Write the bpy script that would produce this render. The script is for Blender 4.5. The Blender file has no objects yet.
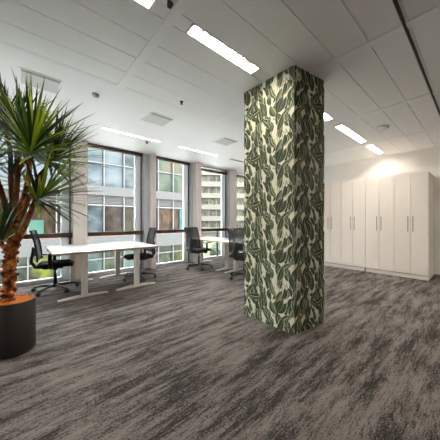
import bpy, bmesh, math, random
from mathutils import Vector, Matrix

scene = bpy.context.scene
C = scene.collection
PI = math.pi

# ------------------------------------------------------------------ camera, sky, exposure
cam_d = bpy.data.cameras.new('camera')
cam_d.sensor_width = 36.0
cam_d.sensor_fit = 'HORIZONTAL'
cam_d.lens = 229.0 / 440.0 * 36.0
cam_d.clip_start = 0.02
cam_d.clip_end = 400
cam = bpy.data.objects.new('camera', cam_d)
C.objects.link(cam)
cam.location = (0, 0, 1.245)
cam.rotation_euler = (PI / 2, 0, -math.atan2(200, 229))
scene.camera = cam

SKY_STRENGTH = 7.0
LAMP = 58.0
world = bpy.data.worlds.new('overcast_sky')
scene.world = world
world.use_nodes = True
wn = world.node_tree.nodes
wl = world.node_tree.links
wn.clear()
w_out = wn.new('ShaderNodeOutputWorld')
w_bg = wn.new('ShaderNodeBackground')
w_tc = wn.new('ShaderNodeTexCoord')
w_sep = wn.new('ShaderNodeSeparateXYZ')
w_ramp = wn.new('ShaderNodeValToRGB')
w_ramp.color_ramp.elements[0].position = 0.0
w_ramp.color_ramp.elements[0].color = (1.0, 0.985, 0.96, 1)
w_ramp.color_ramp.elements[1].position = 0.7
w_ramp.color_ramp.elements[1].color = (0.95, 0.96, 0.98, 1)
wl.new(w_tc.outputs['Generated'], w_sep.inputs[0])
wl.new(w_sep.outputs['Z'], w_ramp.inputs[0])
wl.new(w_ramp.outputs[0], w_bg.inputs['Color'])
w_bg.inputs['Strength'].default_value = SKY_STRENGTH
wl.new(w_bg.outputs[0], w_out.inputs['Surface'])

scene.view_settings.view_transform = 'Standard'
scene.view_settings.look = 'None'
scene.view_settings.exposure = 1.68
scene.view_settings.gamma = 1.0
scene.view_settings.use_curve_mapping = False
scene.cycles.use_denoising = True
scene.cycles.max_bounces = 10
scene.cycles.diffuse_bounces = 5
scene.cycles.transparent_max_bounces = 24

# ------------------------------------------------------------------ helpers
def s2l(c):
    c = c / 255.0
    return c / 12.92 if c <= 0.04045 else ((c + 0.055) / 1.055) ** 2.4

def rgb(r, g, b):
    return (s2l(r), s2l(g), s2l(b), 1.0)

def mat(name, col, rough=0.5, metal=0.0, noise=0.0, nscale=20.0, bump=0.0, bscale=80.0, spec=0.5, stretch=None):
    m = bpy.data.materials.new(name)
    m.use_nodes = True
    nt = m.node_tree
    b = nt.nodes['Principled BSDF']
    b.inputs['Base Color'].default_value = col
    b.inputs['Roughness'].default_value = rough
    b.inputs['Metallic'].default_value = metal
    b.inputs['Specular IOR Level'].default_value = spec
    tc = nt.nodes.new('ShaderNodeTexCoord')
    src = tc.outputs['Object']
    if stretch:
        mp = nt.nodes.new('ShaderNodeMapping')
        mp.inputs['Scale'].default_value = stretch
        nt.links.new(src, mp.inputs[0])
        src = mp.outputs[0]
    n = nt.nodes.new('ShaderNodeTexNoise')
    n.inputs['Scale'].default_value = nscale
    n.inputs['Detail'].default_value = 4
    nt.links.new(src, n.inputs['Vector'])
    mx = nt.nodes.new('ShaderNodeMix')
    mx.data_type = 'RGBA'
    lo = [max(0, c * (1 - noise)) for c in col[:3]] + [1]
    hi = [min(1, c * (1 + noise)) for c in col[:3]] + [1]
    mx.inputs[6].default_value = lo
    mx.inputs[7].default_value = hi
    nt.links.new(n.outputs['Fac'], mx.inputs[0])
    nt.links.new(mx.outputs[2], b.inputs['Base Color'])
    if bump:
        n2 = nt.nodes.new('ShaderNodeTexNoise')
        n2.inputs['Scale'].default_value = bscale
        nt.links.new(src, n2.inputs['Vector'])
        bp = nt.nodes.new('ShaderNodeBump')
        bp.inputs['Strength'].default_value = bump
        bp.inputs['Distance'].default_value = 0.01
        nt.links.new(n2.outputs['Fac'], bp.inputs['Height'])
        nt.links.new(bp.outputs[0], b.inputs['Normal'])
    return m

class MB:
    """collects shapes and links them as ONE mesh object"""
    def __init__(self):
        self.v = []; self.f = []; self.mi = []; self.sm = []
    def add(self, vs, fs, mi=0, smooth=False):
        o = len(self.v)
        self.v += [tuple(p) for p in vs]
        for f in fs:
            self.f.append([i + o for i in f]); self.mi.append(mi); self.sm.append(smooth)
        return self
    def box(self, x0, x1, y0, y1, z0, z1, mi=0):
        vs = [(x0, y0, z0), (x1, y0, z0), (x1, y1, z0), (x0, y1, z0), (x0, y0, z1), (x1, y0, z1), (x1, y1, z1), (x0, y1, z1)]
        return self.add(vs, [(0, 3, 2, 1), (4, 5, 6, 7), (0, 1, 5, 4), (1, 2, 6, 5), (2, 3, 7, 6), (3, 0, 4, 7)], mi)
    def rbox(self, x0, x1, y0, y1, z0, z1, r, mi=0, seg=3, M=None):
        bm = bmesh.new()
        bmesh.ops.create_cube(bm, size=1)
        for v in bm.verts:
            v.co = Vector(((x0 + x1) / 2 + v.co.x * (x1 - x0), (y0 + y1) / 2 + v.co.y * (y1 - y0), (z0 + z1) / 2 + v.co.z * (z1 - z0)))
        bmesh.ops.bevel(bm, geom=bm.edges[:], offset=r, segments=seg, affect='EDGES', profile=0.5)
        if M is not None: bm.transform(M)
        bm.verts.index_update()
        self.add([v.co[:] for v in bm.verts], [[v.index for v in f.verts] for f in bm.faces], mi, True)
        bm.free(); return self
    def prism(self, poly, z0, z1, mi=0):
        n = len(poly)
        vs = [(x, y, z0) for x, y in poly] + [(x, y, z1) for x, y in poly]
        fs = [list(range(n))[::-1], [i + n for i in range(n)]]
        for i in range(n):
            j = (i + 1) % n
            fs.append((i, j, j + n, i + n))
        return self.add(vs, fs, mi)
    def tube(self, pts, rad, n=10, mi=0, cap=True, sx=1.0, jit=0.0, rng=None):
        pts = [Vector(p) for p in pts]
        if not isinstance(rad, (list, tuple)): rad = [rad] * len(pts)
        vs = []; fs = []
        prev = None
        for i, p in enumerate(pts):
            if i == 0: t = pts[1] - pts[0]
            elif i == len(pts) - 1: t = pts[-1] - pts[-2]
            else: t = (pts[i + 1] - pts[i]).normalized() + (pts[i] - pts[i - 1]).normalized()
            t.normalize()
            if prev is None:
                a = Vector((0, 0, 1)) if abs(t.z) < 0.9 else Vector((1, 0, 0))
                u = t.cross(a).normalized()
            else:
                u = (prev - t * prev.dot(t)).normalized()
            prev = u
            w = t.cross(u)
            for k in range(n):
                a = 2 * PI * k / n
                rr = rad[i] * (1 + (rng.uniform(-jit, jit) if jit else 0))
                vs.append(p + u * math.cos(a) * rr * sx + w * math.sin(a) * rr)
        for i in range(len(pts) - 1):
            for k in range(n):
                j = (k + 1) % n
                fs.append((i * n + k, i * n + j, (i + 1) * n + j, (i + 1) * n + k))
        self.add(vs, fs, mi, True)
        if cap:
            self.add(vs[:n], [list(range(n))[::-1]], mi); self.add(vs[-n:], [list(range(n))], mi)
        return self
    def lathe(self, prof, n=32, cx=0, cy=0, mi=0, smooth=True):
        vs = []; fs = []
        for r, z in prof:
            for k in range(n):
                a = 2 * PI * k / n
                vs.append((cx + r * math.cos(a), cy + r * math.sin(a), z))
        for i in range(len(prof) - 1):
            for k in range(n):
                j = (k + 1) % n
                fs.append((i * n + k, i * n + j, (i + 1) * n + j, (i + 1) * n + k))
        return self.add(vs, fs, mi, smooth)
    def build(self, name, mats, parent=None, bevel=0.0, loc=None):
        me = bpy.data.meshes.new(name)
        me.from_pydata(self.v, [], self.f)
        if not isinstance(mats, (list, tuple)): mats = [mats]
        for m in mats: me.materials.append(m)
        for p, mi, sm in zip(me.polygons, self.mi, self.sm):
            p.material_index = mi; p.use_smooth = sm
        me.update()
        o = bpy.data.objects.new(name, me)
        C.objects.link(o)
        if parent is not None: o.parent = parent
        if loc is not None: o.location = loc
        if bevel:
            b = o.modifiers.new('bevel', 'BEVEL'); b.width = bevel; b.segments = 2; b.limit_method = 'ANGLE'
        return o

def tag(o, label=None, cat=None, group=None, kind=None):
    if label: o['label'] = label
    if cat: o['category'] = cat
    if group: o['group'] = group
    if kind: o['kind'] = kind
    return o

def empty(name, loc, rz=0.0):
    o = bpy.data.objects.new(name, None)
    C.objects.link(o)
    o.location = loc; o.rotation_euler = (0, 0, rz)
    o.empty_display_size = 0.1
    return o

def copy_tree(o, parent=None):
    c = o.copy()
    C.objects.link(c)
    if parent is not None: c.parent = parent
    for ch in list(o.children): copy_tree(ch, c)
    return c

# ------------------------------------------------------------------ materials
M_white_wall = mat('white_paint', rgb(232, 229, 225), 0.75, noise=0.02, nscale=3)
M_pier = mat('pier_plaster', rgb(238, 228, 223), 0.6, noise=0.04, nscale=5)
M_alu = mat('grey_aluminium', rgb(204, 210, 217), 0.45, 0.0, noise=0.03)
M_plank = mat('ceiling_plank', rgb(228, 227, 225), 0.55, noise=0.015, nscale=2)
M_strip = mat('ceiling_strip', rgb(231, 230, 228), 0.55)
M_gap = mat('ceiling_gap', rgb(60, 58, 56), 0.8)
M_track = mat('dark_track', rgb(38, 34, 30), 0.6)
M_frame_w = mat('white_frame', rgb(226, 230, 232), 0.4, noise=0.02)
M_frame_d = mat('dark_frame', rgb(48, 54, 60), 0.5)
M_brown = mat('brown_timber', rgb(74, 48, 38), 0.5, noise=0.25, nscale=6, stretch=(1, 12, 12))
M_blind = mat('brown_blind', rgb(92, 76, 62), 0.7, noise=0.1, nscale=30)
M_cab = mat('cabinet_laminate', rgb(236, 227, 218), 0.5, noise=0.012, nscale=2)
M_cab_in = mat('cabinet_shadow_gap', rgb(120, 112, 106), 0.7)
M_steel = mat('brushed_steel', rgb(150, 146, 142), 0.35, 0.8, noise=0.06, nscale=60)
M_desk = mat('desk_laminate', rgb(214, 214, 214), 0.35, noise=0.01)
M_edge = mat('desk_birch_edge', rgb(190, 160, 132), 0.5, noise=0.1, nscale=25)
M_leg = mat('white_powder_coat', rgb(222, 218, 212), 0.45, noise=0.01)
M_grey_plastic = mat('grey_plastic', rgb(110, 112, 116), 0.5)
M_black = mat('black_plastic', rgb(28, 28, 30), 0.45, noise=0.05)
M_fabric = mat('black_fabric', rgb(24, 24, 26), 0.9, noise=0.15, nscale=120, bump=0.2, bscale=400)
M_chrome = mat('dark_steel', rgb(70, 70, 74), 0.3, 0.8)
M_pot = mat('pot_charcoal', rgb(50, 44, 42), 0.55, noise=0.06, nscale=4)
M_chip = mat('orange_chips', rgb(255, 150, 58), 0.8, noise=0.35, nscale=30)
M_soil = mat('orange_soil', rgb(248, 122, 40), 0.9, noise=0.3, nscale=60)
M_vent = mat('vent_mesh', rgb(192, 192, 188), 0.6, noise=0.08, nscale=8)
M_plastic_w = mat('white_plastic', rgb(225, 223, 220), 0.4)

# trunk bark: orange brown ringed and knobbly
def bark_mat():
    m = mat('bark', rgb(150, 84, 36), 0.85, bump=0.9, bscale=55, stretch=(1, 1, 0.8))
    nt = m.node_tree
    b = nt.nodes['Principled BSDF']
    tc = nt.nodes.new('ShaderNodeTexCoord')
    n = nt.nodes.new('ShaderNodeTexNoise'); n.inputs['Scale'].default_value = 19; n.inputs['Detail'].default_value = 4
    r = nt.nodes.new('ShaderNodeValToRGB')
    e = r.color_ramp.elements
    e[0].position = 0.36; e[0].color = rgb(70, 38, 20)
    e[1].position = 0.64; e[1].color = rgb(246, 162, 66)
    k = e.new(0.5); k.color = rgb(166, 90, 38)
    nt.links.new(tc.outputs['Object'], n.inputs['Vector'])
    nt.links.new(n.outputs['Fac'], r.inputs[0])
    nt.links.new(r.outputs[0], b.inputs['Base Color'])
    return m
M_bark = bark_mat()
M_stem = mat('stem_bark', rgb(124, 78, 46), 0.85, noise=0.5, nscale=30, bump=0.6, bscale=60, stretch=(1, 1, 3))

def leaf_mat(name, c):
    m = mat(name, c, 0.38, noise=0.3, nscale=9, spec=0.4)
    nt = m.node_tree
    b = nt.nodes['Principled BSDF']
    tr = nt.nodes.new('ShaderNodeBsdfTranslucent')
    tr.inputs['Color'].default_value = (c[0] * 1.4, c[1] * 1.4, c[2] * 0.7, 1)
    mx = nt.nodes.new('ShaderNodeMixShader'); mx.inputs[0].default_value = 0.2
    out = nt.nodes['Material Output']
    nt.links.new(b.outputs[0], mx.inputs[1]); nt.links.new(tr.outputs[0], mx.inputs[2])
    nt.links.new(mx.outputs[0], out.inputs['Surface'])
    return m
M_leaf = [leaf_mat('leaf_deep', rgb(44, 66, 34)), leaf_mat('leaf_mid', rgb(98, 126, 36)),
          leaf_mat('leaf_lime', rgb(168, 184, 56)), leaf_mat('leaf_blue', rgb(52, 78, 62))]

def glass_mat():
    m = bpy.data.materials.new('window_glass'); m.use_nodes = True
    nt = m.node_tree; nt.nodes.clear()
    out = nt.nodes.new('ShaderNodeOutputMaterial')
    t = nt.nodes.new('ShaderNodeBsdfTransparent'); t.inputs[0].default_value = (0.93, 0.96, 0.96, 1)
    g = nt.nodes.new('ShaderNodeBsdfGlossy'); g.inputs['Roughness'].default_value = 0.02
    fr = nt.nodes.new('ShaderNodeFresnel'); fr.inputs[0].default_value = 1.22
    mx = nt.nodes.new('ShaderNodeMixShader')
    nt.links.new(fr.outputs[0], mx.inputs[0]); nt.links.new(t.outputs[0], mx.inputs[1]); nt.links.new(g.outputs[0], mx.inputs[2])
    nt.links.new(mx.outputs[0], out.inputs['Surface'])
    return m
M_glass = glass_mat()

def frost_mat():
    m = bpy.data.materials.new('frosted_panel'); m.use_nodes = True
    nt = m.node_tree
    b = nt.nodes['Principled BSDF']; b.inputs['Base Color'].default_value = rgb(228, 232, 234); b.inputs['Roughness'].default_value = 0.5
    t = nt.nodes.new('ShaderNodeBsdfTranslucent'); t.inputs[0].default_value = (0.8, 0.84, 0.86, 1)
    mx = nt.nodes.new('ShaderNodeMixShader'); mx.inputs[0].default_value = 0.12
    out = nt.nodes['Material Output']
    nt.links.new(b.outputs[0], mx.inputs[1]); nt.links.new(t.outputs[0], mx.inputs[2])
    nt.links.new(mx.outputs[0], out.inputs['Surface'])
    return m
M_frost = frost_mat()

def mesh_fabric():
    m = bpy.data.materials.new('chair_mesh'); m.use_nodes = True
    nt = m.node_tree
    b = nt.nodes['Principled BSDF']
    b.inputs['Base Color'].default_value = rgb(46, 48, 53); b.inputs['Roughness'].default_value = 0.8
    t = nt.nodes.new('ShaderNodeBsdfTransparent')
    mx = nt.nodes.new('ShaderNodeMixShader'); mx.inputs[0].default_value = 0.15
    out = nt.nodes['Material Output']
    nt.links.new(b.outputs[0], mx.inputs[1]); nt.links.new(t.outputs[0], mx.inputs[2])
    nt.links.new(mx.outputs[0], out.inputs['Surface'])
    return m
M_mesh = mesh_fabric()

def lamp_mat():
    m = bpy.data.materials.new('lamp_diffuser'); m.use_nodes = True
    nt = m.node_tree; nt.nodes.clear()
    out = nt.nodes.new('ShaderNodeOutputMaterial')
    em = nt.nodes.new('ShaderNodeEmission')
    tc = nt.nodes.new('ShaderNodeTexCoord')
    vo = nt.nodes.new('ShaderNodeTexVoronoi'); vo.inputs['Scale'].default_value = 24
    rp = nt.nodes.new('ShaderNodeValToRGB')
    rp.color_ramp.elements[0].position = 0.30; rp.color_ramp.elements[0].color = (1.0, 0.92, 0.82, 1)
    rp.color_ramp.elements[1].position = 0.62; rp.color_ramp.elements[1].color = (0.006, 0.005, 0.004, 1)
    nt.links.new(tc.outputs['Object'], vo.inputs['Vector'])
    nt.links.new(vo.outputs['Distance'], rp.inputs[0])
    nt.links.new(rp.outputs[0], em.inputs['Color'])
    em.inputs['Strength'].default_value = LAMP
    nt.links.new(em.outputs[0], out.inputs['Surface'])
    return m
M_lamp = lamp_mat()

def carpet_mat():
    m = bpy.data.materials.new('streaky_carpet'); m.use_nodes = True
    nt = m.node_tree; N = nt.nodes; L = nt.links
    b = N['Principled BSDF']; b.inputs['Roughness'].default_value = 0.95; b.inputs['Specular IOR Level'].default_value = 0.12
    tc = N.new('ShaderNodeTexCoord')
    def noise(sc, det, stretch, rough=0.6):
        mp = N.new('ShaderNodeMapping'); mp.inputs['Scale'].default_value = stretch
        L.new(tc.outputs['Object'], mp.inputs[0])
        n = N.new('ShaderNodeTexNoise'); n.inputs['Scale'].default_value = sc; n.inputs['Detail'].default_value = det
        n.inputs['Roughness'].default_value = rough
        L.new(mp.outputs[0], n.inputs['Vector'])
        return n.outputs['Fac']
    def math_(op, a, c):
        n = N.new('ShaderNodeMath'); n.operation = op
        for i, x in enumerate((a, c)):
            if isinstance(x, (int, float)): n.inputs[i].default_value = x
            else: L.new(x, n.inputs[i])
        return n.outputs[0]
    big = noise(1.0, 9, (1.6, 10.0, 1), 0.7)
    mid = noise(1.0, 3, (12.0, 70.0, 1), 0.7)
    fine = noise(1.0, 3, (60, 110, 1), 0.7)
    patch = noise(1.0, 2, (0.7, 1.3, 1), 0.5)
    s = math_('ADD', math_('MULTIPLY', big, 1.25), math_('MULTIPLY', mid, 0.6))
    s = math_('ADD', s, math_('MULTIPLY', fine, 0.85))
    s = math_('ADD', s, math_('MULTIPLY', patch, 0.35))
    s = math_('DIVIDE', s, 3.05)
    r = N.new('ShaderNodeValToRGB')
    e = r.color_ramp.elements
    e[0].position = 0.448; e[0].color = rgb(48, 44, 42)
    e[1].position = 0.56; e[1].color = rgb(127, 118, 114)
    k = e.new(0.481); k.color = rgb(76, 70, 67)
    k = e.new(0.502); k.color = rgb(102, 95, 91)
    L.new(s, r.inputs[0]); L.new(r.outputs[0], b.inputs['Base Color'])
    bp = N.new('ShaderNodeBump'); bp.inputs['Strength'].default_value = 0.35; bp.inputs['Distance'].default_value = 0.006
    L.new(fine, bp.inputs['Height']); L.new(bp.outputs[0], b.inputs['Normal'])
    return m
M_carpet = carpet_mat()

# ------------------------------------------------------------------ the setting
H = 2.928
XL, XR, YB, YF = -3.9, 7.2, -2.8, 5.75
tag(MB().box(XL - .2, XR + .2, YB - .2, YF + .12, -0.2, 0).build('floor', M_carpet), kind='structure')

# ceiling: metal planks between cross strips, dark gaps above them
cm = MB()
cm.box(XL - .2, XR + .2, YB - .2, YF + .12, H + 0.07, H + 0.2, 1)
strips = [-2.33, -0.69, 0.955, 2.517, 4.15, 5.80]
halfw = 0.043
G = 0.0022
P = 0.3025
rows = []
y = 1.615
for k in range(3): rows.append((y - P, y)); y -= P
# y now 0.7075
rows.append((0.452, 0.7075))
rows.append((0.41, 0.43))
y = 0.41
while y > 0.41 - 4 * P + 0.01: rows.append((y - P, y)); y -= P
fill_row = (y - 0.145, y)
y = fill_row[0]
while y > YB: rows.append((max(y - P, YB), y)); y -= P
y = 1.76
for k in range(4): rows.append((y, y + P)); y += P
PLAIN = y + .03
farlamp = (4.525, 4.615)
edges = [XL] + strips + [XR]
for i in range(len(edges) - 1):
    a = edges[i] + (halfw if i > 0 else 0); b = edges[i + 1] - (halfw if i < len(strips) else 0)
    for (y0, y1) in rows:
        cm.box(a, b, y0 + G, y1 - G, H, H + 0.03)
# lamp rows: only the blank metal either side of each lamp
NEAR = (1.615, 1.76)
lamps = []   # x0, x1, row, label
near_lamps = [(-0.40, 0.787), (1.118, 2.01), (2.70, 3.92), (4.27, 5.60), (5.93, 6.86)]
far_lamps = [(1.124, 2.28), (2.72, 3.91), (4.36, 5.56)]
def blanks(row, xs):
    spans = sorted(xs)
    g = 0 if row is farlamp else G
    x = XL
    for a, b in spans:
        cm.box(x, a - .004, row[0] + g, row[1] - g, H, H + 0.03); x = b + .004
    cm.box(x, XR, row[0] + g, row[1] - g, H, H + 0.03)
cm.box(XL, XR, PLAIN + G, farlamp[0], H, H + .03); cm.box(XL, XR, farlamp[1], YF + .12, H, H + .03)
cm.box(XL, XR, PLAIN - .03 + G, PLAIN - G, H, H + .03)
blanks(NEAR, near_lamps); blanks(farlamp, far_lamps); fill_lamps = [(2.70, 3.92), (4.27, 5.60)]  # last pair: unseen lamps added behind the camera to brighten floor and ceiling
blanks(fill_row, fill_lamps)
for s in strips:
    y0 = YB
    cm.box(s - halfw, s + halfw, YB, 0.43, H - 0.006, H + 0.029, 2)
    cm.box(s - halfw, s + halfw, 0.452, PLAIN, H - 0.006, H + 0.029, 2)
ceil = tag(cm.build('ceiling', [M_plank, M_gap, M_strip]), kind='structure')
tag(MB().box(XL, XR, 0.433, 0.449, H - 0.008, H + 0.02).build('trim_1', M_track), kind='structure')

tag(MB().box(XR, XR + .2, YB - .2, YF + .12, 0, H + .1).build('wall_right', M_white_wall), kind='structure')
tag(MB().box(XL - .2, XL, YB - .2, YF + .12, 0, H + .1).build('wall_left', M_white_wall), kind='structure')
tag(MB().box(XL, XR, YB - .2, YB, 0, H + .1).build('wall_back', M_white_wall), kind='structure')

# window wall: plastered piers and the glazing between them
piers = [(-3.92, -3.65), (-2.35, -2.08), (-0.78, -0.51), (0.83, 1.075), (2.36, 2.63), (3.79, 4.06), (5.28, 5.55), (6.86, 7.2)]
for i, (a, b) in enumerate(piers):
    m = MB()
    cut = {4: .17, 5: .09, 6: .10}.get(i, 0)             # stepped casing: recessed grey metal beside the plaster
    m.box(a + cut, b, 5.5, YF + .12, 0, H, 0)
    if cut: m.box(a, a + cut, 5.66, YF + .12, 0, H, 1)
    m.box(b - .07, b - .066, 5.497, 5.5, 0, H, 1)       # joint line of the casing
    tag(m.build('trim_%d' % (i + 2), [M_pier, M_alu]), kind='structure')

BAR0, BAR1 = 0.885, 0.975
def window(n, a, b, blind_top, lower_mull=None):
    root = tag(empty('window_%d' % n, ((a + b) / 2, YF, 0)), kind='structure')
    cx = (a + b) / 2
    def bx(name, m, x0, x1, y0, y1, z0, z1):
        return MB().box(x0 - cx, x1 - cx, y0 - YF, y1 - YF, z0, z1).build(name, m, root)
    f = MB()
    f.box(a - cx, a - cx + .035, -.04, .04, 0, H)
    f.box(a - cx, b - cx, -.04, .04, 0, .07)
    f.box(a - cx, b - cx, -.04, .04, H - .05, H)
    f.box(b - cx - .03, b - cx, -.04, .04, 0, H)
    f.build('frame', M_frame_w, root)
    bx('side_panel', M_frost, b - .19, b - .05, YF - .03, YF + .03, .07, H - .05)
    bx('dark_post', M_frame_d, b - .05, b - .028, YF - .06, YF, 0, H)
    bx('glass', M_glass, a + .035, b - .19, YF + .005, YF + .012, .07, H - .05)
    bx('handrail', M_brown, a, b, YF - .10, YF - .03, BAR0, BAR1)
    bx('roller_blind', M_blind, a + .005, b - .03, YF - .11, YF - .045, blind_top - .075, blind_top)
    if lower_mull: bx('mullion', M_frame_d, lower_mull - .02, lower_mull + .02, YF - .03, YF + .003, .07, BAR0)
for n, (i, bt) in enumerate([(0, H - .001), (1, H - .001), (2, H - .001), (3, H - .001), (4, H - .001), (5, 2.84), (6, 2.84)]):
    window(n + 1, piers[i][1], piers[i + 1][0], bt, 4.89 if i == 5 else None)

# ------------------------------------------------------------------ outside: buildings and ground
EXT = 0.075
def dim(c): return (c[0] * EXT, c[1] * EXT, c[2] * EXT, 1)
def pane_mat(name, c1, c2, c3, sc, stretch, rough=0.15):
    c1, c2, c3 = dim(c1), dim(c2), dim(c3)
    m = bpy.data.materials.new(name); m.use_nodes = True
    nt = m.node_tree; b = nt.nodes['Principled BSDF']; b.inputs['Roughness'].default_value = rough; b.inputs['Specular IOR Level'].default_value = 0.08
    tc = nt.nodes.new('ShaderNodeTexCoord'); mp = nt.nodes.new('ShaderNodeMapping'); mp.inputs['Scale'].default_value = stretch
    n = nt.nodes.new('ShaderNodeTexNoise'); n.inputs['Scale'].default_value = sc; n.inputs['Detail'].default_value = 3
    r = nt.nodes.new('ShaderNodeValToRGB'); e = r.color_ramp.elements
    e[0].position = .38; e[0].color = c1; e[1].position = .62; e[1].color = c3; k = e.new(.5); k.color = c2
    nt.links.new(tc.outputs['Object'], mp.inputs[0]); nt.links.new(mp.outputs[0], n.inputs['Vector'])
    nt.links.new(n.outputs['Fac'], r.inputs[0]); nt.links.new(r.outputs[0], b.inputs['Base Color'])
    return m
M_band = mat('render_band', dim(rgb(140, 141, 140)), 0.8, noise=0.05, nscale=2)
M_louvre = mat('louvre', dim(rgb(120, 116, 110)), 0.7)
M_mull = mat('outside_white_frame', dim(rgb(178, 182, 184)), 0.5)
PN = {
 'brown': pane_mat('pane_brown', rgb(70, 58, 50), rgb(104, 86, 70), rgb(136, 112, 88), 1.6, (2.2, 1, 1)),
 'tan': pane_mat('pane_tan', rgb(92, 70, 52), rgb(132, 98, 72), rgb(168, 128, 94), 1.5, (2.5, 1, 1)),
 'olive': pane_mat('pane_olive', rgb(66, 66, 54), rgb(98, 96, 66), rgb(128, 108, 82), 1.7, (2, 1, 1)),
 'blue': pane_mat('pane_blue', rgb(142, 164, 180), rgb(176, 194, 206), rgb(200, 214, 222), .6, (1, 1, 2)),
 'steel': pane_mat('pane_steel', rgb(104, 118, 128), rgb(138, 152, 160), rgb(178, 190, 196), 1.0, (1, 1, 1.6)),
 'green': pane_mat('pane_green', rgb(110, 140, 132), rgb(146, 176, 166), rgb(180, 206, 196), .9, (2.5, 1, .7)),
 'moss': pane_mat('pane_moss', rgb(82, 92, 74), rgb(118, 128, 98), rgb(150, 158, 120), 1.5, (2, 1, 1)),
 'stair': pane_mat('pane_stair', rgb(120, 146, 128), rgb(168, 184, 164), rgb(196, 170, 134), 1.2, (1.4, 1, 1)),
 'lime': pane_mat('pane_lime', rgb(96, 88, 62), rgb(140, 142, 84), rgb(196, 210, 64), 1.2, (1.5, 1, .8)),
 'mint': pane_mat('pane_mint', rgb(128, 190, 172), rgb(150, 208, 190), rgb(160, 214, 198), 1.2, (1, 1, 1)),
 'cyan': pane_mat('pane_cyan', rgb(88, 168, 184), rgb(120, 190, 200), rgb(150, 208, 214), 1.0, (1, 1, 1)),
}
BY = 16.0
bld = tag(empty('office_building', (4.0, BY, -3.2)), 'pale banded office building with brown and blue windows directly across the courtyard', 'building')
def bpart(name, m, x0, x1, y0, y1, z0, z1, parent=None):
    return MB().box(x0 - 4, x1 - 4, y0 - BY, y1 - BY, z0 + 3.2, z1 + 3.2).build(name, m, parent or bld)
BX0, BX1 = -9.72, 10.42
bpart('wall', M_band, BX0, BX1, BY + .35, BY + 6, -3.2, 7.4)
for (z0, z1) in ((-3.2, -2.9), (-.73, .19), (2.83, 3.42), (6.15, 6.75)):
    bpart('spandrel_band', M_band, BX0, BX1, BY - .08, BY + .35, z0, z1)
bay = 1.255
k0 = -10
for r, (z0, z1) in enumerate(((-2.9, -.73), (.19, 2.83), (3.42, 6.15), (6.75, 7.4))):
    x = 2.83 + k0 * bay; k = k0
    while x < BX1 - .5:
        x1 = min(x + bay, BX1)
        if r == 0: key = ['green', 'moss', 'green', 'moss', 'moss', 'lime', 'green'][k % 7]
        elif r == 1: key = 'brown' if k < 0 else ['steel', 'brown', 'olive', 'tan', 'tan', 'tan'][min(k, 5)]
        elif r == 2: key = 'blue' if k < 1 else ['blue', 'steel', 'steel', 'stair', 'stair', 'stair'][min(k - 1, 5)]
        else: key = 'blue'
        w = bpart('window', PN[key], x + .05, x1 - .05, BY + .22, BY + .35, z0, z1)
        bpart('mullion', M_mull, x - .03, x + .03, BY + .02, BY + .26, z0, z1, None)
        x += bay; k += 1
for (z, t) in ((2.2, .09), (-1.25, .07), (4.9, .06)):
    bpart('transom', M_mull, BX0, BX1, BY + .06, BY + .24, z - t / 2, z + t / 2)
lv = MB()
for i in range(6):
    z = 2.30 + i * .09
    lv.box(BX0 - 4, BX1 - 4, .10, .20, z + 3.2, z + 3.2 + .06)
lv.build('louvre', M_louvre, bld)
bpart('mint_panel', PN['mint'], .28, 1.0, BY + .12, BY + .2, .2, 1.25)
bpart('cyan_panel', PN['cyan'], 9.75, 10.05, BY + .12, BY + .2, .3, 2.1)
bpart('sill', M_brown, BX0, BX1, BY - .02, BY + .2, .19, .27)

# far cream block
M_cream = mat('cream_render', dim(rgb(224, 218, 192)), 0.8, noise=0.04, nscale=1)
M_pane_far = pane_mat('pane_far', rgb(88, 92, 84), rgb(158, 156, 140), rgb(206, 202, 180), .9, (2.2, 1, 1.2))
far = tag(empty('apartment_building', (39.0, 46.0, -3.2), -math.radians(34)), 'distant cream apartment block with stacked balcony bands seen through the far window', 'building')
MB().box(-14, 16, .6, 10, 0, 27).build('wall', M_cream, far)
for i in range(9):
    z = 1.2 + i * 3.0
    MB().box(-14, 16, -.3, .6, z, z + 1.3).build('balcony_band', M_cream, far)
    for j in range(15):
        MB().box(-13.8 + j * 2, -12.2 + j * 2, .45, .62, z + 1.3, z + 3.0).build('window', M_pane_far, far)

M_bounce = mat('pale_bounce_slab', rgb(214, 214, 212), 0.9, noise=0.1, nscale=1)
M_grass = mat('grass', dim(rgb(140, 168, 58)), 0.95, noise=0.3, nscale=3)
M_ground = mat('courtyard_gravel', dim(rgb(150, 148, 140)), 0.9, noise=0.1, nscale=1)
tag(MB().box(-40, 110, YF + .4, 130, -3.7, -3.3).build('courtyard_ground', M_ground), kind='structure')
tag(MB().box(-14, 14, YF + .4, 15.9, -3.3, -3.2).build('bounce_slab', M_bounce), kind='structure')  # pale slab added to bounce daylight up to the ceiling
tag(MB().box(14.05, 30, 9, 40, -3.3, -3.15).build('lawn', M_grass), 'green lawn in the courtyard below the windows', 'lawn', kind='stuff')
# clipped shrubs at the edge of the lawn
def shrub(x, y, r, label, rng):
    bm = bmesh.new(); bmesh.ops.create_icosphere(bm, subdivisions=3, radius=r)
    for v in bm.verts:
        v.co *= 1 + rng.uniform(-.13, .13); v.co.z *= .85
    bm.verts.index_update()
    m = MB(); m.add([v.co[:] for v in bm.verts], [[v.index for v in f.verts] for f in bm.faces])
    bm.free()
    root = tag(empty('shrub', (x, y, -3.15)), label, 'shrub', 'shrubs on the lawn')
    f = m.build('foliage', M_shrub, root); f.location = (0, 0, r * .92)
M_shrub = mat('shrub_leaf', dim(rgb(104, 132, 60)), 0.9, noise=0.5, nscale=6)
shr = random.Random(3)
shrub(17.2, 20.4, .8, 'round green shrub outside the far window, left one', shr)
shrub(19.4, 22.4, .9, 'round green shrub outside the far window, right one', shr)

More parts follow.
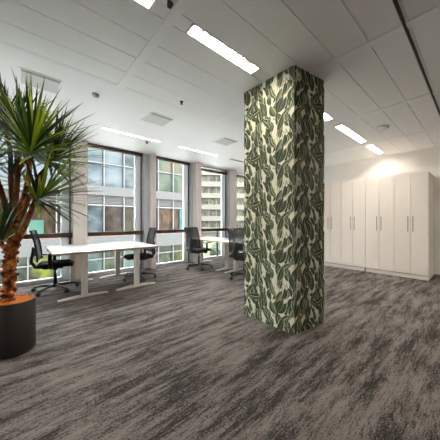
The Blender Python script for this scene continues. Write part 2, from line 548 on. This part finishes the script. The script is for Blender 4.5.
# ------------------------------------------------------------------ wallpapered column
PAL = [rgb(226, 223, 202), rgb(26, 34, 24), rgb(40, 52, 32), rgb(60, 76, 44), rgb(98, 112, 68), rgb(200, 199, 168)]
M_paper = [mat('paper_%d' % i, c, 0.75, noise=0.12, nscale=30) for i, c in enumerate(PAL)]

def clip(poly, w, h):
    def cut(pl, inside, inter):
        out = []
        for i in range(len(pl)):
            p, q = pl[i - 1], pl[i]
            if inside(q):
                if not inside(p): out.append(inter(p, q))
                out.append(q)
            elif inside(p): out.append(inter(p, q))
        return out
    def ix(c): return lambda p, q: (c, p[1] + (q[1] - p[1]) * (c - p[0]) / (q[0] - p[0]))
    def iy(c): return lambda p, q: (p[0] + (q[0] - p[0]) * (c - p[1]) / (q[1] - p[1]), c)
    for ins, it in ((lambda p: p[0] >= 0, ix(0)), (lambda p: p[0] <= w, ix(w)), (lambda p: p[1] >= 0, iy(0)), (lambda p: p[1] <= h, iy(h))):
        if not poly: return []
        poly = cut(poly, ins, it)
    return poly

def leaf_shape(rng):
    """half outlines of a printed leaf: list of (polygon, colour index)"""
    L = rng.uniform(.08, .20); Wd = L * rng.uniform(.13, .22)
    bend = rng.uniform(-.03, .03)
    n = 7
    mid = [(bend * math.sin(PI * t), t * L) for t in [i / n for i in range(n + 1)]]
    wid = [Wd * math.sin(PI * min(1, (i / n) ** .8)) ** .75 if 0 < i < n else 0 for i in range(n + 1)]
    lft = [(x - w, y) for (x, y), w in zip(mid, wid)]
    rgt = [(x + w, y) for (x, y), w in zip(mid, wid)]
    tone = rng.choice([(1, 2), (1, 2), (1, 1), (2, 3), (2, 1), (3, 2), (3, 4), (2, 4), (3, 1)])
    rim = [(x + (x - mx) * .24, y) for (x, y), (mx, _) in zip(lft, mid)]
    rimr = [(x + (x - mx) * .24, y) for (x, y), (mx, _) in zip(rgt, mid)]
    out = [(rim + rimr[::-1], 5 if rng.random() < .75 else 4), (lft + mid[::-1], tone[0]), (mid + rgt[::-1], tone[1])]
    mw = Wd * .09
    out.append(([(x - mw, y) for x, y in mid[:-1]] + [(x + mw, y) for x, y in mid[:-1]][::-1], 4 if tone[0] < 3 else 5))
    out.append(([(-.003, -.05), (.003, -.05), (.003, .01), (-.003, .01)], 3))
    return out, L

corners = [(2.238, 1.34), (2.77, 1.26), (2.775, 2.02), (2.236, 2.07)]
col = MB().prism(corners, 0, H, 0)
TILE = 0.575
rng = random.Random(11)
tile_leaves = []
cells = [(i, j) for i in range(10) for j in range(10)]
rng.shuffle(cells)
for (i, j) in cells:                        # one repeat of the pattern: 0.8 wide, 0.575 high
    u = (i + rng.uniform(.1, .9)) * .8 / 10; v = (j + rng.uniform(.1, .9)) * TILE / 10
    ang = rng.gauss(0, .6) + (PI if rng.random() < .3 else 0)
    tile_leaves.append((u, v, ang, leaf_shape(rng)[0]))
per = 0
for i in range(4):
    a = Vector(corners[i]); b = Vector(corners[(i + 1) % 4])
    d = b - a; w = d.length; d = d / w
    nrm = Vector((d.y, -d.x))
    for t in range(-1, 6):
        for rep in range(-1, 4):
            for k, (u, v, ang, shp) in enumerate(tile_leaves):
                uo = u + rep * .8 - per % .8; vo = v + t * TILE
                if uo < -.25 or uo > w + .25: continue
                ca, sa = math.cos(ang), math.sin(ang)
                for q, (pl, ci) in enumerate(shp):
                    pp = clip([(uo + x * ca - y * sa, vo + x * sa + y * ca) for x, y in pl], w, H)
                    if len(pp) < 3: continue
                    off = .0004 + k * .00006 + q * .000012
                    vs = [(a.x + d.x * x + nrm.x * off, a.y + d.y * x + nrm.y * off, min(max(z, .002), H - .002)) for x, z in pp]
                    col.add(vs, [list(range(len(vs)))], ci)
    per += w
tag(col.build('column', M_paper), 'square column wrapped in green and cream leaf-print wallpaper from floor to ceiling', 'column')

# ------------------------------------------------------------------ storage cabinets
CX0, CX1 = 6.28, 7.195
def cabinet(y0, y1, label, foot=False):
    w = y1 - y0
    root = tag(empty('cabinet', (CX0, y0, 0)), label, 'cabinet', 'tall white cabinets along the right wall')
    D = CX1 - CX0
    MB().box(.02, D, .001, w - .001, .09, 2.245).build('body', M_cab, root, bevel=.002)
    MB().box(.03, D, .002, w - .002, 0, .088).build('plinth', M_cab, root)
    MB().box(.022, .03, .0, w, .082, .094).build('shadow_gap', M_cab_in, root)
    if foot: MB().box(.026, .034, .002, .024, 0, .085).build('foot', M_black, root)  # black strip standing in for the dark gap at the plinth joint
    for s in (0, 1):
        a = .003 + s * w / 2; b = w / 2 - .003 + s * w / 2
        dr = MB().box(0, .019, a, b, .096, 2.243).build('door', M_cab, root, bevel=.0015)
        hy = w / 2 + (.042 if s else -.042)
        hd = MB()
        hd.tube([(-.034, hy, 1.0), (-.034, hy, 1.325)], .007, 8)
        hd.tube([(0, hy, 1.03), (-.034, hy, 1.03)], .005, 8); hd.tube([(0, hy, 1.295), (-.034, hy, 1.295)], .005, 8)
        hd.build('handle', M_steel, dr)
    return root
cabinet(.719, 1.292, 'tall white double-door cabinet at the near right end of the row')
cabinet(1.292, 1.856, 'tall white double-door cabinet under the bright lamp patch, second from right')
cabinet(1.856, 2.411, 'tall white double-door cabinet third from right, left of the plinth joint', True)
cabinet(2.411, 2.97, 'tall white double-door cabinet farthest left, partly hidden by the leaf-print column')

# ------------------------------------------------------------------ ceiling fittings
def ceiling_light(x0, x1, row, label, group, rec=.032):
    root = tag(empty('ceiling_light', ((x0 + x1) / 2, (row[0] + row[1]) / 2, H)), label, 'ceiling light', group)
    hx = (x1 - x0) / 2; hy = (row[1] - row[0]) / 2 - .003
    f = MB()
    f.box(-hx, hx, -hy, -hy + .012, -.004, .065); f.box(-hx, hx, hy - .012, hy, -.004, .065)
    f.box(-hx, -hx + .015, -hy, hy, -.004, .065); f.box(hx - .015, hx, -hy, hy, -.004, .065)
    f.build('frame', M_plastic_w, root)
    MB().box(-hx + .015, hx - .015, -hy + .012, hy - .012, rec, .064).build('diffuser', M_lamp, root)
    e = MB(); e.box(-hx + .1, -hx + .106, -hy + .012, hy - .012, .005, .031); e.box(hx - .106, hx - .1, -hy + .012, hy - .012, .005, .031)
    e.build('cross_blade', M_plastic_w, root)
g1 = 'linear lights in the near row'
ceiling_light(*near_lamps[0], NEAR, 'bright linear ceiling light cut by the top edge of the photo', g1)
ceiling_light(*near_lamps[1], NEAR, 'large bright linear ceiling light leading up to the leaf-print column', g1)
ceiling_light(*near_lamps[2], NEAR, 'linear ceiling light just peeking out right behind the leaf-print column', g1, .04)
ceiling_light(*near_lamps[3], NEAR, 'linear ceiling light right of the column, second back from the cabinet wall', g1, .056)
ceiling_light(*near_lamps[4], NEAR, 'linear ceiling light ending at the wall above the white cabinets', g1, .04)
ceiling_light(*fill_lamps[0], fill_row, 'added unseen fill light behind the viewpoint, left one', 'added fill lights behind the viewpoint')
ceiling_light(*fill_lamps[1], fill_row, 'added unseen fill light behind the viewpoint, right one', 'added fill lights behind the viewpoint')
g2 = 'linear lights along the windows'
ceiling_light(*far_lamps[0], farlamp, 'thin linear ceiling light above the first pair of white desks', g2, .046)
ceiling_light(*far_lamps[1], farlamp, 'thin linear ceiling light above the far desks, left of the column', g2, .046)

def ceiling_vent(x, y, s, label):
    root = tag(empty('ceiling_vent', (x, y, H)), label, 'ceiling vent', 'square air vents near the windows')
    h = s / 2
    f = MB()
    f.box(-h - .02, h + .02, -h - .02, -h, -.006, 0); f.box(-h - .02, h + .02, h, h + .02, -.006, 0)
    f.box(-h - .02, -h, -h, h, -.006, 0); f.box(h, h + .02, -h, h, -.006, 0)
    f.build('frame', M_plastic_w, root)
    p = MB(); p.box(-h, h, -h, h, -.004, 0)
    p.build('grille', M_vent, root)
    sl = MB(); sl.box(-h, h, -h + .008, -h + .022, -.0055, -.004); sl.box(-h, h, -h + .04, -h + .05, -.0055, -.004)
    sl.build('slot', M_track, root)
ceiling_vent(.19, 3.54, .36, 'grey square ceiling vent above the potted plant')
ceiling_vent(1.74, 3.58, .37, 'grey square ceiling vent above the desk pair, middle of the three')
ceiling_vent(3.33, 3.63, .36, 'grey square ceiling vent just left of the leaf-print column')

def smoke(x, y, r, label):
    root = tag(empty('smoke_detector', (x, y, H)), label, 'smoke detector', 'round ceiling detectors')
    MB().lathe([(0, -.001), (r, -.001), (r, -.016), (r * .9, -.02)], 24).build('base', M_plastic_w, root)
    MB().lathe([(r * .86, -.016), (r * .86, -.028), (r * .6, -.04), (0, -.042)], 24).build('cap', M_plastic_w, root)
smoke(4.95, 1.18, .095, 'round white detector on the ceiling in front of the cabinets')
smoke(.765, 3.41, .045, 'small round white detector on the ceiling right of the plant')

def sprinkler(x, y, label):
    root = tag(empty('sprinkler', (x, y, H)), label, 'sprinkler', 'ceiling sprinklers')
    MB().lathe([(0, 0), (.026, 0), (.026, -.006), (.012, -.012), (.008, -.03), (0, -.03)], 16).build('body', M_track, root)
    MB().lathe([(0, -.034), (.02, -.034), (.02, -.037), (0, -.037)], 16).build('deflector', M_track, root)
sprinkler(1.728, 2.81, 'small dark sprinkler on the ceiling between the long light and middle vent')
sprinkler(2.06, 4.75, 'tiny dark sprinkler on the ceiling close to the window beside the thin light')
MB_b = MB(); MB_b.prism([(-.03, -.025), (.02, -.025), (.02, .02), (-.01, .02)], -.02, 0)
tag(MB_b.build('bracket', M_track, loc=(.875, 1.60, H)), 'small dark bracket on the ceiling between the two brightest lights', 'bracket')

# ------------------------------------------------------------------ desks
def desk(x, y0, y1, w, label, z=.74):
    root = tag(empty('desk', (x, y0, 0)), label, 'desk', 'white sit-stand desks')
    L = y1 - y0; h = w / 2
    MB().rbox(-h + .003, h - .003, .003, L - .003, z - .006, z, .002, seg=1).build('tabletop', M_desk, root)
    MB().rbox(-h, h, 0, L, z - .028, z - .006, .004, seg=2).build('edge_band', M_edge, root)
    for yy in (.07, L - .22):
        lg = MB(); lg.box(-.045, .045, yy - .03, yy + .03, .03, z - .06)
        lg.box(-.035, .035, yy - .022, yy + .022, z - .06, z - .045)
        lg.build('leg', M_leg, root, bevel=.004)
        ft = MB()
        ft.add([(-.36, yy - .035, 0), (.36, yy - .035, 0), (.36, yy + .035, 0), (-.36, yy + .035, 0),
                (-.36, yy - .03, .015), (.36, yy - .03, .015), (.36, yy + .03, .015), (-.36, yy + .03, .015),
                (-.12, yy - .035, .034), (.12, yy - .035, .034), (.12, yy + .035, .034), (-.12, yy + .035, .034)],
               [(0, 3, 2, 1), (0, 1, 5, 9, 8, 4), (3, 7, 11, 10, 6, 2), (0, 4, 7, 3), (1, 2, 6, 5), (4, 8, 11, 7), (8, 9, 10, 11), (9, 5, 6, 10)])
        ft.build('foot', M_leg, root, bevel=.003)
        MB().box(-h + .06, h - .06, yy - .025, yy + .025, z - .046, z - .028).build('top_bracket', M_leg, root)
    MB().box(-.06, .06, .07, L - .22, z - .06, z - .03).build('crossbeam', M_leg, root)
    MB().rbox(-.09, .09, .16, .22, z, z + .004, .0015, seg=1).build('cable_port', M_grey_plastic, root)
    return root
desk(.79, 4.18, 5.60, .85, 'white height-adjustable desk nearest the potted plant')
desk(1.645, 4.18, 5.60, .845, 'white height-adjustable desk joined on the right of the plant-side desk')
desk(3.98, 4.21, 5.60, .80, 'white height-adjustable desk left of the column against the far window')
desk(3.98, 2.60, 4.19, .80, 'white height-adjustable desk mostly hidden behind the leaf-print column')

# ------------------------------------------------------------------ task chairs (face +X)
def make_chair():
    root = empty('office_chair', (0, 0, 0))
    b = MB()
    b.lathe([(0, .115), (.045, .115), (.05, .10), (.05, .065), (.0, .06)], 16)
    for k in range(5):
        a = 2 * PI * k / 5 + .3
        c, s = math.cos(a), math.sin(a)
        b.tube([(c * .03, s * .03, .095), (c * .18, s * .18, .092), (c * .33, s * .33, .072)], [.024, .020, .014], 8)
    b.build('star_base', M_black, root)
    for k in range(5):
        a = 2 * PI * k / 5 + .3
        c, s = math.cos(a), math.sin(a)
        w = MB()
        px, py = c * .335, s * .335
        for sd in (-1, 1):
            ox, oy = -s * .017 * sd, c * .017 * sd
            w.tube([(px + ox - s * .009 * sd, py + oy + c * .009 * sd, .028), (px + ox + s * .009 * sd, py + oy - c * .009 * sd, .028)], .028, 14)
        w.tube([(px, py, .03), (px, py, .075)], .009, 8)
        w.build('caster', M_black, root)
    g = MB(); g.tube([(0, 0, .10), (0, 0, .30)], .026, 12); g.tube([(0, 0, .30), (0, 0, .41)], .015, 12)
    g.build('gas_column', M_chrome, root)
    m = MB(); m.rbox(-.17, .12, -.08, .08, .39, .445, .015)
    m.tube([(.02, -.08, .415), (.02, -.2, .405)], .008, 8); m.rbox(-.01, .05, -.235, -.195, .396, .414, .006)
    m.build('mechanism', M_black, root)
    # seat cushion with waterfall front
    s = MB()
    n = 8; vs = []; fs = []
    prof = [(-.24, .455, .48), (-.22, .447, .51), (-.1, .447, .515), (.08, .447, .515), (.19, .445, .512), (.25, .44, .495), (.275, .44, .465)]
    for x, zb, zt in prof:
        hw = .25 if -.2 < x < .2 else .225
        for k in range(n + 1):
            yv = -hw + 2 * hw * k / n
            dz = -.02 * (abs(yv) / hw) ** 4
            vs.append((x, yv, zt + dz))
    m_ = n + 1
    top = len(vs)
    for x, zb, zt in prof:
        hw = .235 if -.2 < x < .2 else .215
        for k in range(n + 1): vs.append((x, -hw + 2 * hw * k / n, zb))
    R_ = len(prof)
    for i in range(R_ - 1):
        for k in range(n):
            fs.append((i * m_ + k, (i + 1) * m_ + k, (i + 1) * m_ + k + 1, i * m_ + k + 1))
            fs.append((top + i * m_ + k, top + i * m_ + k + 1, top + (i + 1) * m_ + k + 1, top + (i + 1) * m_ + k))
    for i in range(R_ - 1):
        fs.append((i * m_, top + i * m_, top + (i + 1) * m_, (i + 1) * m_))
        fs.append((i * m_ + n, (i + 1) * m_ + n, top + (i + 1) * m_ + n, top + i * m_ + n))
    for k in range(n):
        fs.append((k, k + 1, top + k + 1, top + k))
        fs.append(((R_ - 1) * m_ + k, top + (R_ - 1) * m_ + k, top + (R_ - 1) * m_ + k + 1, (R_ - 1) * m_ + k + 1))
    s.add(vs, fs, 0, True)
    s.build('seat', M_fabric, root)
    # backrest: frame outline and curved mesh
    def bp(u, v):          # u -1..1 across, v 0..1 up
        z = .56 + .50 * v
        x = -.215 - .03 * math.sin(PI * v * .9) * -1 - .13 * v + .03 * v * v
        hw = .225 - .03 * v
        return Vector((x - .045 * (1 - u * u) * .8, u * hw, z))
    ring = [bp(-1, v / 8) for v in range(9)] + [bp(u / 4, 1) for u in range(-3, 4)] + [bp(1, v / 8) for v in range(8, -1, -1)] + [bp(u / 4, 0) for u in range(3, -4, -1)]
    fr = MB(); fr.tube(ring + [ring[0]], .014, 8, cap=False)
    bk = fr.build('backrest', M_black, root)
    p = MB(); vs = []; fs = []
    NU, NV = 8, 10
    for j in range(NV + 1):
        for i in range(NU + 1): vs.append(bp(-1 + 2 * i / NU, j / NV))
    for j in range(NV):
        for i in range(NU):
            a = j * (NU + 1) + i
            fs.append((a, a + 1, a + NU + 2, a + NU + 1))
    p.add(vs, fs, 0, True); p.build('mesh_panel', M_mesh, bk)
    lp = MB()
    c0 = bp(0, .28)
    lp.rbox(c0.x - .028, c0.x - .008, -.17, .17, c0.z - .07, c0.z + .07, .008)
    lp.build('lumbar_pad', M_black, bk)
    sp = MB()
    q0 = bp(0, .45)
    sp.tube([(-.12, 0, .42), (-.27, 0, .43), (-.335, 0, .52), (q0.x - .03, 0, q0.z)], [.026, .026, .022, .016], 10, sx=3.2)
    sp.build('back_spine', M_black, root)
    for sd in (-1, 1):
        ar = MB()
        ar.tube([(-.03, sd * .2, .43), (-.03, sd * .28, .44), (-.04, sd * .292, .52), (-.04, sd * .292, .67)], [.02, .02, .02, .018], 8, sx=1.5)
        arm = ar.build('armrest', M_black, root)
        MB().rbox(-.15, .11, sd * .292 - .042, sd * .292 + .042, .668, .694, .010).build('arm_pad', M_grey_plastic, arm)
    return root
proto = make_chair()
spots = [(.47, 4.98, -.2, 'black mesh-back office chair at the desk beside the potted plant'),
         (1.92, 4.84, PI - .1, 'black mesh-back office chair at the right side of the near desk pair'),
         (3.50, 4.84, .25, 'black mesh-back office chair standing freely before the third window, in full view'),
         (3.64, 3.38, .15, 'black mesh-back office chair half hidden behind the leaf-print column')]
for i, (x, y, rz, lab) in enumerate(spots):
    o = proto if i == 0 else copy_tree(proto)
    o.location = (x, y, 0); o.rotation_euler = (0, 0, rz)
    tag(o, lab, 'office chair', 'black office chairs at the desks')

# ------------------------------------------------------------------ potted plant
PX, PY, PR, PH = -.043, 2.947, .164, .484
rng = random.Random(5)
plant = tag(empty('potted_plant', (PX, PY, 0)), 'tall multi-stemmed dracaena in a dark round pot with orange chips', 'plant')
def rel(p): return Vector((p[0] - PX, p[1] - PY, p[2]))
MB().lathe([(0, .002), (PR - .006, .002), (PR, .01), (PR, PH - .004), (PR - .003, PH), (PR - .01, PH), (PR - .012, PH - .03), (0, PH - .03)], 64).build('pot', M_pot, plant)
ch = MB()
ch.lathe([(0, PH - .004), (PR - .012, PH - .012), (PR - .012, PH - .03)], 32, mi=1)
for i in range(900):
    a = rng.uniform(0, 2 * PI); r = (PR - .014) * math.sqrt(rng.random())
    s = rng.uniform(.004, .009)
    M = Matrix.Translation((r * math.cos(a), r * math.sin(a), PH - .006 + rng.uniform(0, .008))) @ Matrix.Rotation(rng.uniform(0, PI), 4, Vector((rng.random(), rng.random(), rng.random() + .1)).normalized())
    vs = [M @ Vector(p) for p in ((s, 0, 0), (-s, 0, 0), (0, s * .8, 0), (0, -s * .8, 0), (0, 0, s * .6), (0, 0, -s * .6))]
    ch.add(vs, [(0, 2, 4), (2, 1, 4), (1, 3, 4), (3, 0, 4), (2, 0, 5), (1, 2, 5), (3, 1, 5), (0, 3, 5)], 0)
tag(ch.build('orange_chips', [M_chip, M_soil], plant), kind='stuff')

# knobbly main trunk
def smooth_path(pts, n=6):
    out = []
    P_ = [pts[0]] + pts + [pts[-1]]
    for i in range(1, len(P_) - 2):
        for k in range(n):
            t = k / n
            p0, p1, p2, p3 = P_[i - 1], P_[i], P_[i + 1], P_[i + 2]
            out.append(.5 * ((2 * p1) + (p2 - p0) * t + (2 * p0 - 5 * p1 + 4 * p2 - p3) * t * t + (3 * p1 - p0 - 3 * p2 + p3) * t ** 3))
    out.append(pts[-1])
    return out
trunk_pts = [rel(p) for p in [(-.088, 2.956, .46), (-.075, 2.943, .676), (-.072, 2.957, .845), (-.058, 2.958, 1.006), (-.05, 2.952, 1.168), (-.045, 2.955, 1.28)]]
path = smooth_path(trunk_pts, 7)
tm = MB()
tm.tube(path, [.052 - .010 * abs(math.sin(i * .5)) for i in range(len(path))], 16, jit=.07, rng=rng)
for i in range(210):                                  # knobs of old bark on the lower trunk
    p = path[int(rng.uniform(0, len(path) * .82))]
    a = rng.uniform(0, 2 * PI); rr = .043
    s = rng.uniform(.010, .027)
    cpt = p + Vector((rr * math.cos(a), rr * math.sin(a), rng.uniform(-.03, .03)))
    bm = bmesh.new(); bmesh.ops.create_icosphere(bm, subdivisions=1, radius=s)
    for v in bm.verts: v.co = Vector((v.co.x * rng.uniform(.7, 1.3), v.co.y * rng.uniform(.7, 1.3), v.co.z * rng.uniform(.6, 1.2))) + cpt
    bm.verts.index_update()
    tm.add([v.co[:] for v in bm.verts], [[v.index for v in f.verts] for f in bm.faces], 0, True)
    bm.free()
tm.build('trunk', M_bark, plant)

def stem(pts, r0, r1, m):
    q = smooth_path([rel(p) for p in pts], 6)
    MB().tube(q, [r0 + (r1 - r0) * i / (len(q) - 1) for i in range(len(q))], 10, jit=.1, rng=rng).build('stem', m, plant)
stem([(-.043, 2.945, .98), (.014, 2.869, 1.131), (.063, 2.786, 1.273), (.105, 2.723, 1.441)], .028, .018, M_bark)
stem([(-.05, 2.952, 1.168), (-.037, 2.979, 1.342), (-.022, 3.033, 1.592), (-.008, 3.074, 1.85), (-.015, 3.107, 2.13)], .028, .018, M_stem)
stem([(-.05, 2.938, 1.16), (0, 2.828, 1.357), (.041, 2.726, 1.517), (.061, 2.669, 1.675), (.067, 2.637, 1.80)], .028, .018, M_bark)
stem([(-.051, 2.965, 1.168), (-.056, 3.036, 1.392), (-.069, 3.14, 1.65), (-.078, 3.228, 1.973), (-.119, 3.317, 2.25)], .028, .018, M_stem)
stem([(-.065, 2.978, 1.11), (-.101, 3.009, 1.322), (-.137, 3.041, 1.533), (-.188, 3.085, 1.725)], .028, .018, M_stem)
stem([(-.029, 2.946, 1.19), (.037, 2.968, 1.363), (.092, 3.0, 1.529), (.155, 2.998, 1.709), (.235, 2.955, 1.82)], .024, .016, M_stem)
stem([(-.075, 2.95, .96), (-.11, 2.85, 1.0), (-.125, 2.80, 1.05)], .024, .016, M_bark)

def rosette(pos, n, length, axis=(0, 0, 1), young=.15, old=1.75, tones=(0, 1, 2), droop=.5, width=.0145):
    m = MB()
    ax = Vector(axis).normalized()
    u = ax.orthogonal().normalized(); w = ax.cross(u)
    base = rel(pos)
    for i in range(n):
        f = (i + .5) / n
        az = i * 2.39996 + rng.uniform(-.25, .25)
        el = young + (old - young) * f ** .85 + rng.uniform(-.12, .12)
        d = ax * math.cos(el) + (u * math.cos(az) + w * math.sin(az)) * math.sin(el)
        L = length * (0.62 + .48 * math.sin(PI * min(1, .25 + f * .75))) * rng.uniform(.82, 1.1)
        side = d.cross(Vector((0, 0, 1)))
        if side.length < .05: side = Vector((1, 0, 0))
        side.normalize()
        p = base + ax * (.10 * (1 - f)) + d * .012
        seg = 7
        vs = []
        dr = droop * rng.uniform(.5, 1.4) * (0.35 + f)
        dirv = d.copy()
        ww = width * rng.uniform(.8, 1.15)
        for k in range(seg + 1):
            t = k / seg
            wd = ww * (min(1, .55 + t * 2.2)) * max(0.0, 1 - t ** 2.6)
            up = side.cross(dirv).normalized()
            vs += [p - side * wd + up * wd * .35, p.copy(), p + side * wd + up * wd * .35]
            dirv = (dirv + Vector((0, 0, -1)) * dr * t / seg * 1.2).normalized()
            p = p + dirv * (L / seg)
        fs = []
        for k in range(seg):
            a = k * 3
            fs += [(a, a + 1, a + 4, a + 3), (a + 1, a + 2, a + 5, a + 4)]
        m.add(vs, fs, rng.choice(tones), True)
    m.build('leaf_rosette', M_leaf, plant)
rosette((.067, 2.637, 1.80), 110, .56, (.15, -.2, 1), tones=(1, 1, 2, 0, 0), width=.014)
rosette((-.015, 3.107, 2.10), 85, .44, (.05, 0, 1), tones=(0, 0, 1), width=.012)
rosette((-.119, 3.317, 2.20), 60, .42, (-.15, 0, 1), tones=(0, 0, 1), width=.012)
rosette((-.188, 3.085, 1.74), 60, .44, (-.35, 0, .9), tones=(0, 0, 3, 1), width=.012)
rosette((.235, 2.955, 1.83), 90, .50, (.5, 0, .85), tones=(0, 1, 0, 2), width=.015)
rosette((.105, 2.723, 1.42), 66, .50, (.95, -.35, .7), old=1.5, tones=(0, 1, 2, 0), width=.015)
rosette((-.115, 2.80, 1.04), 28, .40, (-.05, -.1, 1), old=1.0, tones=(1, 0, 0), droop=.25)
rosette((-.03, 3.30, 1.62), 36, .42, (0, .1, 1), tones=(3, 3, 0), width=.012)
